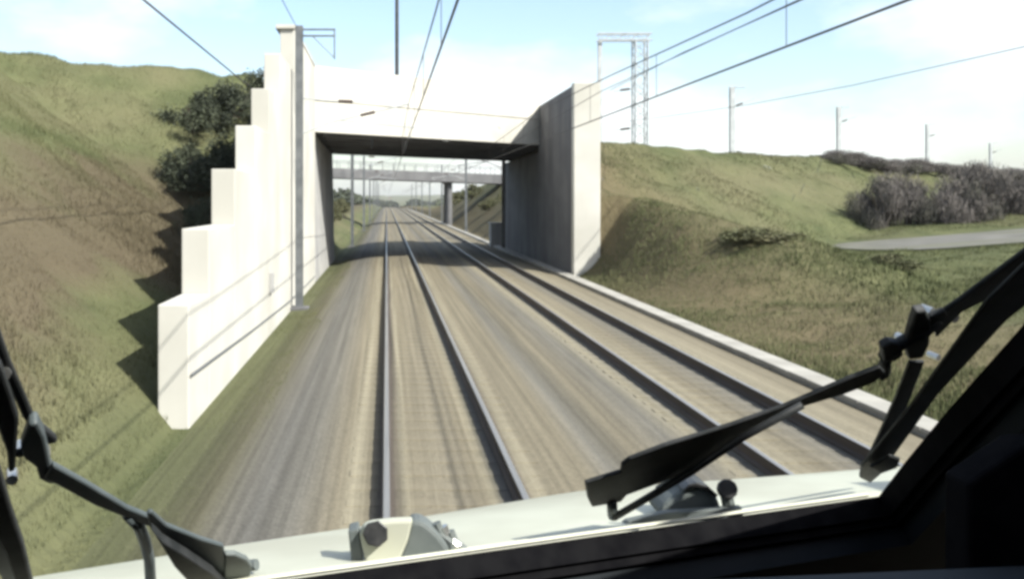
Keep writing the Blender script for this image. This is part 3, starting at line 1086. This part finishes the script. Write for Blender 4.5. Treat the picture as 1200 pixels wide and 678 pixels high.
o1_, o2_, o3_ = offset_poly(outline, .024), offset_poly(outline, .034), offset_poly(outline, .62)
ring(MB(), outline, offset_poly(outline, .05), -.045, -.002).build('window_seal', M['rubber'], tr)
ring(MB(), offset_poly(outline, .012), offset_poly(outline, .03), -.06, -.044).build('inner_seal', M['rubber'], tr)
ring(MB(), offset_poly(outline, .028), o3_, -.10, -.030).build('window_surround', M['trim'], tr)
gm = bpy.data.materials.new('windscreen_glass')
gm.use_nodes = True
gm.node_tree.nodes.clear()
go = gm.node_tree.nodes.new('ShaderNodeOutputMaterial')
gt = gm.node_tree.nodes.new('ShaderNodeBsdfTransparent')
gt.inputs['Color'].default_value = (.965, .985, .97, 1)
gm.node_tree.links.new(gt.outputs[0], go.inputs['Surface'])
mb = MB()
mb.add([un(*p, 0) for p in outline], [tuple(range(len(outline)))])
mb.build('windscreen', gm, tr)

# nose: sheet from the sill out to its brow and down
HE = [(-1.1, 1.80), (-.75, 1.955), (-.361, 2.156), (-.006, 2.316), (.533, 2.59), (.92, 2.67), (1.457, 2.79), (1.9, 2.82), (2.4, 2.78)]
hx = np.linspace(-1.0, 2.3, 67)
he = np.interp(hx, [h[0] for h in HE], [h[1] for h in HE])
kern = np.array([1, 2, 3, 2, 1]) / 9.0
he = np.concatenate([he[:2], np.convolve(he, kern, 'valid'), he[-2:]])
hs = 1.609 + .3786 * (hx + .172) + .012
ts = [0, .12, .25, .4, .55, .7, .82, .9, .96, 1.0, 1.04, 1.09, 1.14, 1.18, 1.2]
tz = [-.632, -.640, -.650, -.664, -.682, -.703, -.724, -.740, -.752, -.762, -.778, -.81, -.87, -1.0, -1.7]
rows = []
for tt, zz in zip(ts, tz):
    rows.append(np.stack([hx, hs + (he - hs) * tt, np.full_like(hx, CH + zz)], -1))
nose = grid_mesh('nose', np.stack(rows, 0), M['white_paint'], tr)
sm = nose.modifiers.new('thickness', 'SOLIDIFY'); sm.thickness = .02; sm.offset = -1


def hood_point(px, py):
    d = Vector(((px - PX0) / FPX, 1, (PY0 - py) / FPX))
    best = 2.0
    for k in np.arange(1.5, 3.2, .004):
        p = EYE + d * k
        a = float(np.interp(p.x, hx, hs)); b = float(np.interp(p.x, hx, he))
        z = CH + float(np.interp((p.y - a) / (b - a), ts, tz))
        best = k
        if p.z <= z:
            break
    return best


# white and dark strip where the nose meets the glass
mb = MB()
q = [un(-.7, .000, 0), un(s1 - .03, .000, 0), un(s1 - .03, .008, 0), un(-.7, .008, 0)]
mb.prism(q, NOUT * .006)
mb.build('sill_trim', M['white_paint'], tr)

# cab shell: roof, sides, back, floor, so that the inside is dark as in the photograph
hl, hr = un(-1.25, HV + .03, -.05), un(2.3, HV + .03, -.05)
mb = MB()
zr = hl.z
mb.prism([(hl.x, hl.y, zr), (hr.x, hr.y, zr), (2.35, -1.6, zr), (-.95, -1.6, zr)], (0, 0, .06))
mb.build('roof', M['trim'], tr)
MB().prism([(-.97, -1.6, zr), (-.97, hl.y, zr), (-.97, 1.30, CH - .70), (-.97, 1.30, CH - 1.8), (-.97, -1.6, CH - 1.8)], (.05, 0, 0)).build('side_wall', M['trim'], tr)
MB().prism([(2.0, -1.6, zr), (2.0, 1.5, zr), (2.0, 2.3, CH - .70), (2.0, 2.3, CH - 1.8), (2.0, -1.6, CH - 1.8)], (.05, 0, 0)).build('side_wall', M['trim'], tr)
MB().box(-.95, 2.05, -1.66, -1.6, CH - 1.8, zr).build('rear_wall', M['trim'], tr)
MB().box(-.95, 2.05, -1.6, 2.2, CH - 1.86, CH - 1.8).build('cab_floor', M['trim'], tr)
b0, b1 = un(-1.1, -.40, -.13), un(2.3, -.40, -.13)
MB().prism([b0, b1, (b1.x, b1.y, CH - 1.95), (b0.x, b0.y, CH - 1.95)], INW * .04).build('light_stop', M['trim'], tr)  # unseen panel added to stop ground light leaking in below the window
# dashboard
dz = -.488
pl, pr = (1.5 * 0 + .30, 1.30), (1.25, 1.41)
mb = MB()
mb.hexa([(-.3, .55, CH + dz - .5), (1.6, .55, CH + dz - .5), (1.6, 1.43, CH + dz - .5), (-.3, 1.19, CH + dz - .5),
         (-.3, .55, CH + dz - .03), (1.6, .55, CH + dz - .03), (1.6, 1.407, CH + dz), (-.3, 1.199, CH + dz)])
mb.build('dashboard', M['dash'], tr, 0.012)
mb = MB()
mb.prism([Vector(at(1135, 690, 1.33)), Vector(at(1135, 566, 1.33)), Vector(at(1205, 520, 1.33)), Vector(at(1300, 515, 1.33)), Vector(at(1300, 690, 1.33))], (0, .06, 0))
mb.build('monitor_hood', M['rubber'], tr, 0.006)


# brackets on the nose
def disc(mb, c, nrm, r, h, n=14):
    nrm = Vector(nrm).normalized()
    mb.tube([c, Vector(c) + nrm * h], r, n)


def pxprism(mb, poly, k, thick):
    return mb.prism([EYE + Vector(((a - PX0) / FPX, 1, (PY0 - b) / FPX)) * k for a, b in poly], Vector((0, thick, 0)))


k1 = hood_point(445, 656)
fr = pxprism(MB(), [(421, 626), (425, 617), (434, 613), (460, 610), (484, 609), (478, 634), (465, 664), (430, 668)], k1, .025).build('nose_bracket', M['white_paint'], tr, 0.005)
pxprism(MB(), [(408, 622), (420, 619), (427, 668), (413, 670)], k1 + .004, .045).build('bracket_side_shade', M['bracket_grey'], fr, 0.003)  # shadow strip left of the white plate, put in as a grey slab
c = EYE + Vector(((440 - PX0) / FPX, 1, (PY0 - 625) / FPX)) * (k1 - .002)
mb = MB(); disc(mb, c, (.05, -1, .35), .023, .018, 7); mb.build('bolt', M['bolt'], fr, 0.002)
mb = MB()
pxprism(mb, [(480, 612), (487, 609), (496, 611), (506, 618), (516, 628), (526, 642), (529, 660), (462, 664), (474, 636)], k1 + .01, .05)
mb.build('fairing', M['bracket_grey'], fr, 0.008)
for j, (a, b) in enumerate(((511, 612), (519, 616), (527, 622))):
    q0 = EYE + Vector(((a - PX0) / FPX, 1, (PY0 - b) / FPX)) * (k1 + .035)
    q1 = EYE + Vector(((a + 15 - PX0) / FPX, 1, (PY0 - b - 36) / FPX)) * (k1 + .035)
    mb = MB()
    mb.tube([q0, q0.lerp(q1, .35), EYE + Vector(((a + 17 - PX0) / FPX, 1, (PY0 - b - 22) / FPX)) * (k1 + .03), EYE + Vector(((a + 18 - PX0) / FPX, 1, (PY0 - b - 42) / FPX)) * (k1 + .03)], .009, 7)
    mb.build('hose_rib', M['bracket_grey'] if j != 1 else M['shiny'], fr)
k2 = hood_point(815, 606)
fr = pxprism(MB(), [(770, 604), (778, 590), (792, 580), (806, 570), (816, 567), (830, 571), (843, 584), (848, 604)], k2, .09).build('nose_bracket', M['bracket_grey'], tr, 0.012)
pxprism(MB(), [(800, 574), (808, 567), (817, 565), (830, 569), (842, 580), (839, 583), (828, 574), (816, 570), (806, 573)], k2 - .012, .08).build('cowl_edge', M['bolt'], fr, 0.002)
pxprism(MB(), [(700, 640), (735, 610), (780, 600), (870, 594), (872, 612), (760, 626)], k2 - .03, .02).build('sill_reflection', M['bracket_grey'], fr, 0.003)  # grey-green reflection along the sill, put in as a flat plate
c = EYE + Vector(((851 - PX0) / FPX, 1, (PY0 - 573) / FPX)) * (k2 - .02)
mb = MB(); disc(mb, c, (-.1, -1, .4), .020, .016, 10); mb.build('bolt', M['bolt'], fr, 0.003)
mb = MB(); mb.tube([c + Vector((0, .006, 0)), EYE + Vector(((857 - PX0) / FPX, 1, (PY0 - 606) / FPX)) * (k2 - .01)], .013, 8); mb.build('stem', M['bracket_grey'], fr)


# dried splashes and scratches on the glass
sp = bpy.data.materials.new('dried_splash')
sp.use_nodes = True
n_, l_ = sp.node_tree.nodes, sp.node_tree.links
n_['Principled BSDF'].inputs['Base Color'].default_value = (.75, .76, .74, 1)
n_['Principled BSDF'].inputs['Alpha'].default_value = .16
ws = [o for o in tr.children if o.name.startswith('windscreen')][0]
for (x, y, dx, dy) in ((962, 190, -9, 26), (940, 222, -6, 12), (930, 232, -4, 8), (1000, 206, 3, 10), (520, 164, 10, 5), (436, 168, -2, 16),
                       (900, 196, 10, 3), (585, 150, 6, 2), (476, 172, 4, -14), (706, 210, 4, 3), (818, 222, 3, 4)):
    c_, e_ = Vector((x, y)), Vector((dx, dy))
    w2 = Vector((-e_.y, e_.x)).normalized() * 1.1
    pts = [c_ - e_ * .5, c_ - e_ * .15 + w2, c_ + e_ * .3 + w2 * .8, c_ + e_ * .5, c_ + e_ * .2 - w2, c_ - e_ * .25 - w2 * .7]
    MB().prism([gl(p.x, p.y, -.003) for p in pts], NOUT * .001).build('splash_mark', sp, ws)


# wipers
def plate(poly, o0, o1, name, mat, parent, bev=.004):
    a = [gl(x, y, o0) for x, y in poly]
    return MB().prism(a, NOUT * (o1 - o0)).build(name, mat, parent, bev)


def rod(pts, off, r, name, mat, parent, n=8):
    oo = off if isinstance(off, (list, tuple)) else [off] * len(pts)
    return MB().tube([gl(x, y, o) for (x, y), o in zip(pts, oo)], r, n).build(name, mat, parent, smooth=True)


WP = tag(plate([(1093, 374), (1125, 352), (1200, 296), (1260, 252), (1260, 300), (1200, 330), (1128, 366), (1098, 396)], .075, .083, 'wiper_arm', M['wiper'], tr, .003),
         'right windscreen wiper, black')
plate([(1260, 262), (1200, 312), (1158, 352), (1068, 476), (1010, 546), (1008, 560), (1020, 566), (1032, 556), (1100, 462), (1180, 376), (1260, 312)], .045, .052, 'lower_arm', M['wiper'], WP, .003)
plate([(1066, 424), (1084, 424), (1060, 486), (1040, 534), (1020, 560), (1008, 556), (1030, 510), (1050, 466)], .066, .072, 'link_rod', M['wiper'], WP, .002)
plate([(1020, 548), (1044, 534), (1056, 538), (1052, 548), (1030, 556)], .03, .038, 'pivot_cap', M['wiper'], WP)
jt = rod([(1034, 418), (1046, 408), (1062, 398), (1082, 386), (1100, 374)], .075, [.010, .013, .012, .015, .010], 'joint', M['wiper'], WP)
plate([(1066, 392), (1074, 366), (1086, 364), (1092, 376), (1090, 404), (1082, 420), (1066, 422), (1062, 408)], .066, .082, 'joint_block', M['wiper'], WP, .004)
plate([(1090, 372), (1108, 364), (1112, 370), (1100, 384), (1090, 384)], .07, .08, 'joint_lug', M['wiper'], WP, .003)
plate([(1034, 408), (1044, 402), (1056, 404), (1060, 416), (1050, 424), (1036, 424)], .064, .08, 'joint_block', M['wiper'], WP, .004)
for j, (x, y, rr) in enumerate(((1080, 361, .008), (1051, 393, .007), (1124, 399, .006), (1088, 414, .006), (1107, 368, .009))):
    c = gl(x, y, .10)
    mb = MB(); disc(mb, c, NOUT * -1 + Vector((0, 0, .6)), rr, .022, 8)
    mb.build('joint_bolt', M['shiny'] if j < 4 else M['bolt'], WP)
rod([(1042, 412), (1037, 425), (1036, 436), (1030, 440)], .08, .011, 'crank', M['wiper'], WP)
plate([(686, 566), (728, 553), (729, 545), (738, 538), (780, 522), (858, 498), (920, 476), (1000, 442), (1032, 430), (1038, 436), (1026, 448), (990, 462), (930, 480), (880, 504), (850, 528), (790, 560), (735, 580), (728, 588), (694, 594), (689, 584)],
      .05, .058, 'wiper_blade', M['wiper'], WP, .003)
rod([(719, 606), (760, 582), (810, 552), (870, 512), (940, 474)], .04, .007, 'blade_rubber', M['wiper'], WP)
rod([(770, 572), (812, 545), (852, 522)], .062, .005, 'blade_spring', M['wiper_grey'], WP)
rod([(717, 588), (718, 604)], .05, .010, 'blade_stop', M['wiper_grey'], WP)

WL = tag(plate([(-30, 330), (0, 390), (12, 424), (32, 470), (42, 494), (66, 514), (68, 519), (56, 522), (38, 508), (26, 490), (8, 450), (-4, 420), (-40, 370)], .075, .085, 'wiper_arm', M['wiper'], tr),
         'left windscreen wiper, dark grey blade')
plate([(-20, 400), (2, 432), (14, 466), (22, 492), (20, 520), (18, 552), (10, 555), (8, 532), (-4, 500), (-20, 470)], .06, .074, 'link_rod', M['wiper'], WL)
plate([(-20, 540), (0, 552), (14, 600), (28, 640), (40, 690), (20, 690), (6, 650), (-20, 600)], .03, .045, 'lower_arm', M['wiper'], WL)
plate([(-20, 592), (0, 612), (14, 650), (20, 690), (8, 690), (-20, 640)], .046, .06, 'lower_arm', M['wiper_grey'], WL)
plate([(24, 526), (34, 498), (44, 496), (52, 512), (56, 528), (60, 550), (72, 566), (58, 568), (46, 562), (42, 548), (28, 538)], .06, .08, 'joint', M['wiper_grey'], WL, .004)
for (x, y, rr) in ((23, 520, .0075), (51, 524, .0085), (38, 500, .008), (14, 552, .008), (4, 428, .009)):
    mb = MB(); disc(mb, gl(x, y, .088), NOUT * -1 + Vector((0, 0, .5)), rr, .02, 8); mb.build('joint_bolt', M['shiny'], WL)
plate([(52, 562), (62, 545), (100, 566), (150, 596), (190, 612), (200, 626), (160, 612), (110, 592), (66, 568)], .055, .064, 'carrier_arm', M['wiper_grey'], WL, .003)
plate([(172, 602), (178, 600), (196, 616), (236, 632), (262, 640), (268, 668), (262, 686), (224, 686), (198, 650), (176, 620)], .045, .053, 'wiper_blade', M['wiper_grey'], WL, .003)
plate([(178, 622), (192, 636), (222, 654), (252, 674), (270, 690), (228, 690), (204, 664)], .025, .042, 'blade_rubber', M['wiper'], WL, .003)
plate([(264, 650), (276, 650), (290, 656), (296, 664), (290, 690), (262, 690)], .04, .05, 'end_cap', M['bracket_grey'], WL, .003)
mb = MB(); disc(mb, gl(292, 662, .06), Vector((.8, -.3, .2)), .010, .015, 8); mb.build('joint_bolt', M['bracket_grey'], WL)
rod([(150, 602), (163, 616), (170, 634), (175, 655), (177, 690)], .062, .0095, 'bent_rod', M['wiper_grey'], WL)

# ------------------------------------------------------------------ air
hz = MB().box(-4500, 4500, -60, 6400, -40, 140).build('haze', bpy.data.materials.new('haze'))
hm = hz.data.materials[0]
hm.use_nodes = True
hm.node_tree.nodes.clear()
ho = hm.node_tree.nodes.new('ShaderNodeOutputMaterial')
hv = hm.node_tree.nodes.new('ShaderNodeVolumePrincipled')
hv.inputs['Color'].default_value = (.93, .95, 1.0, 1)
hv.inputs['Density'].default_value = 0.00009
hv.inputs['Anisotropy'].default_value = 0.0
hm.node_tree.links.new(hv.outputs[0], ho.inputs['Volume'])
tag(hz, 'thin pale haze over the whole landscape', kind='stuff')
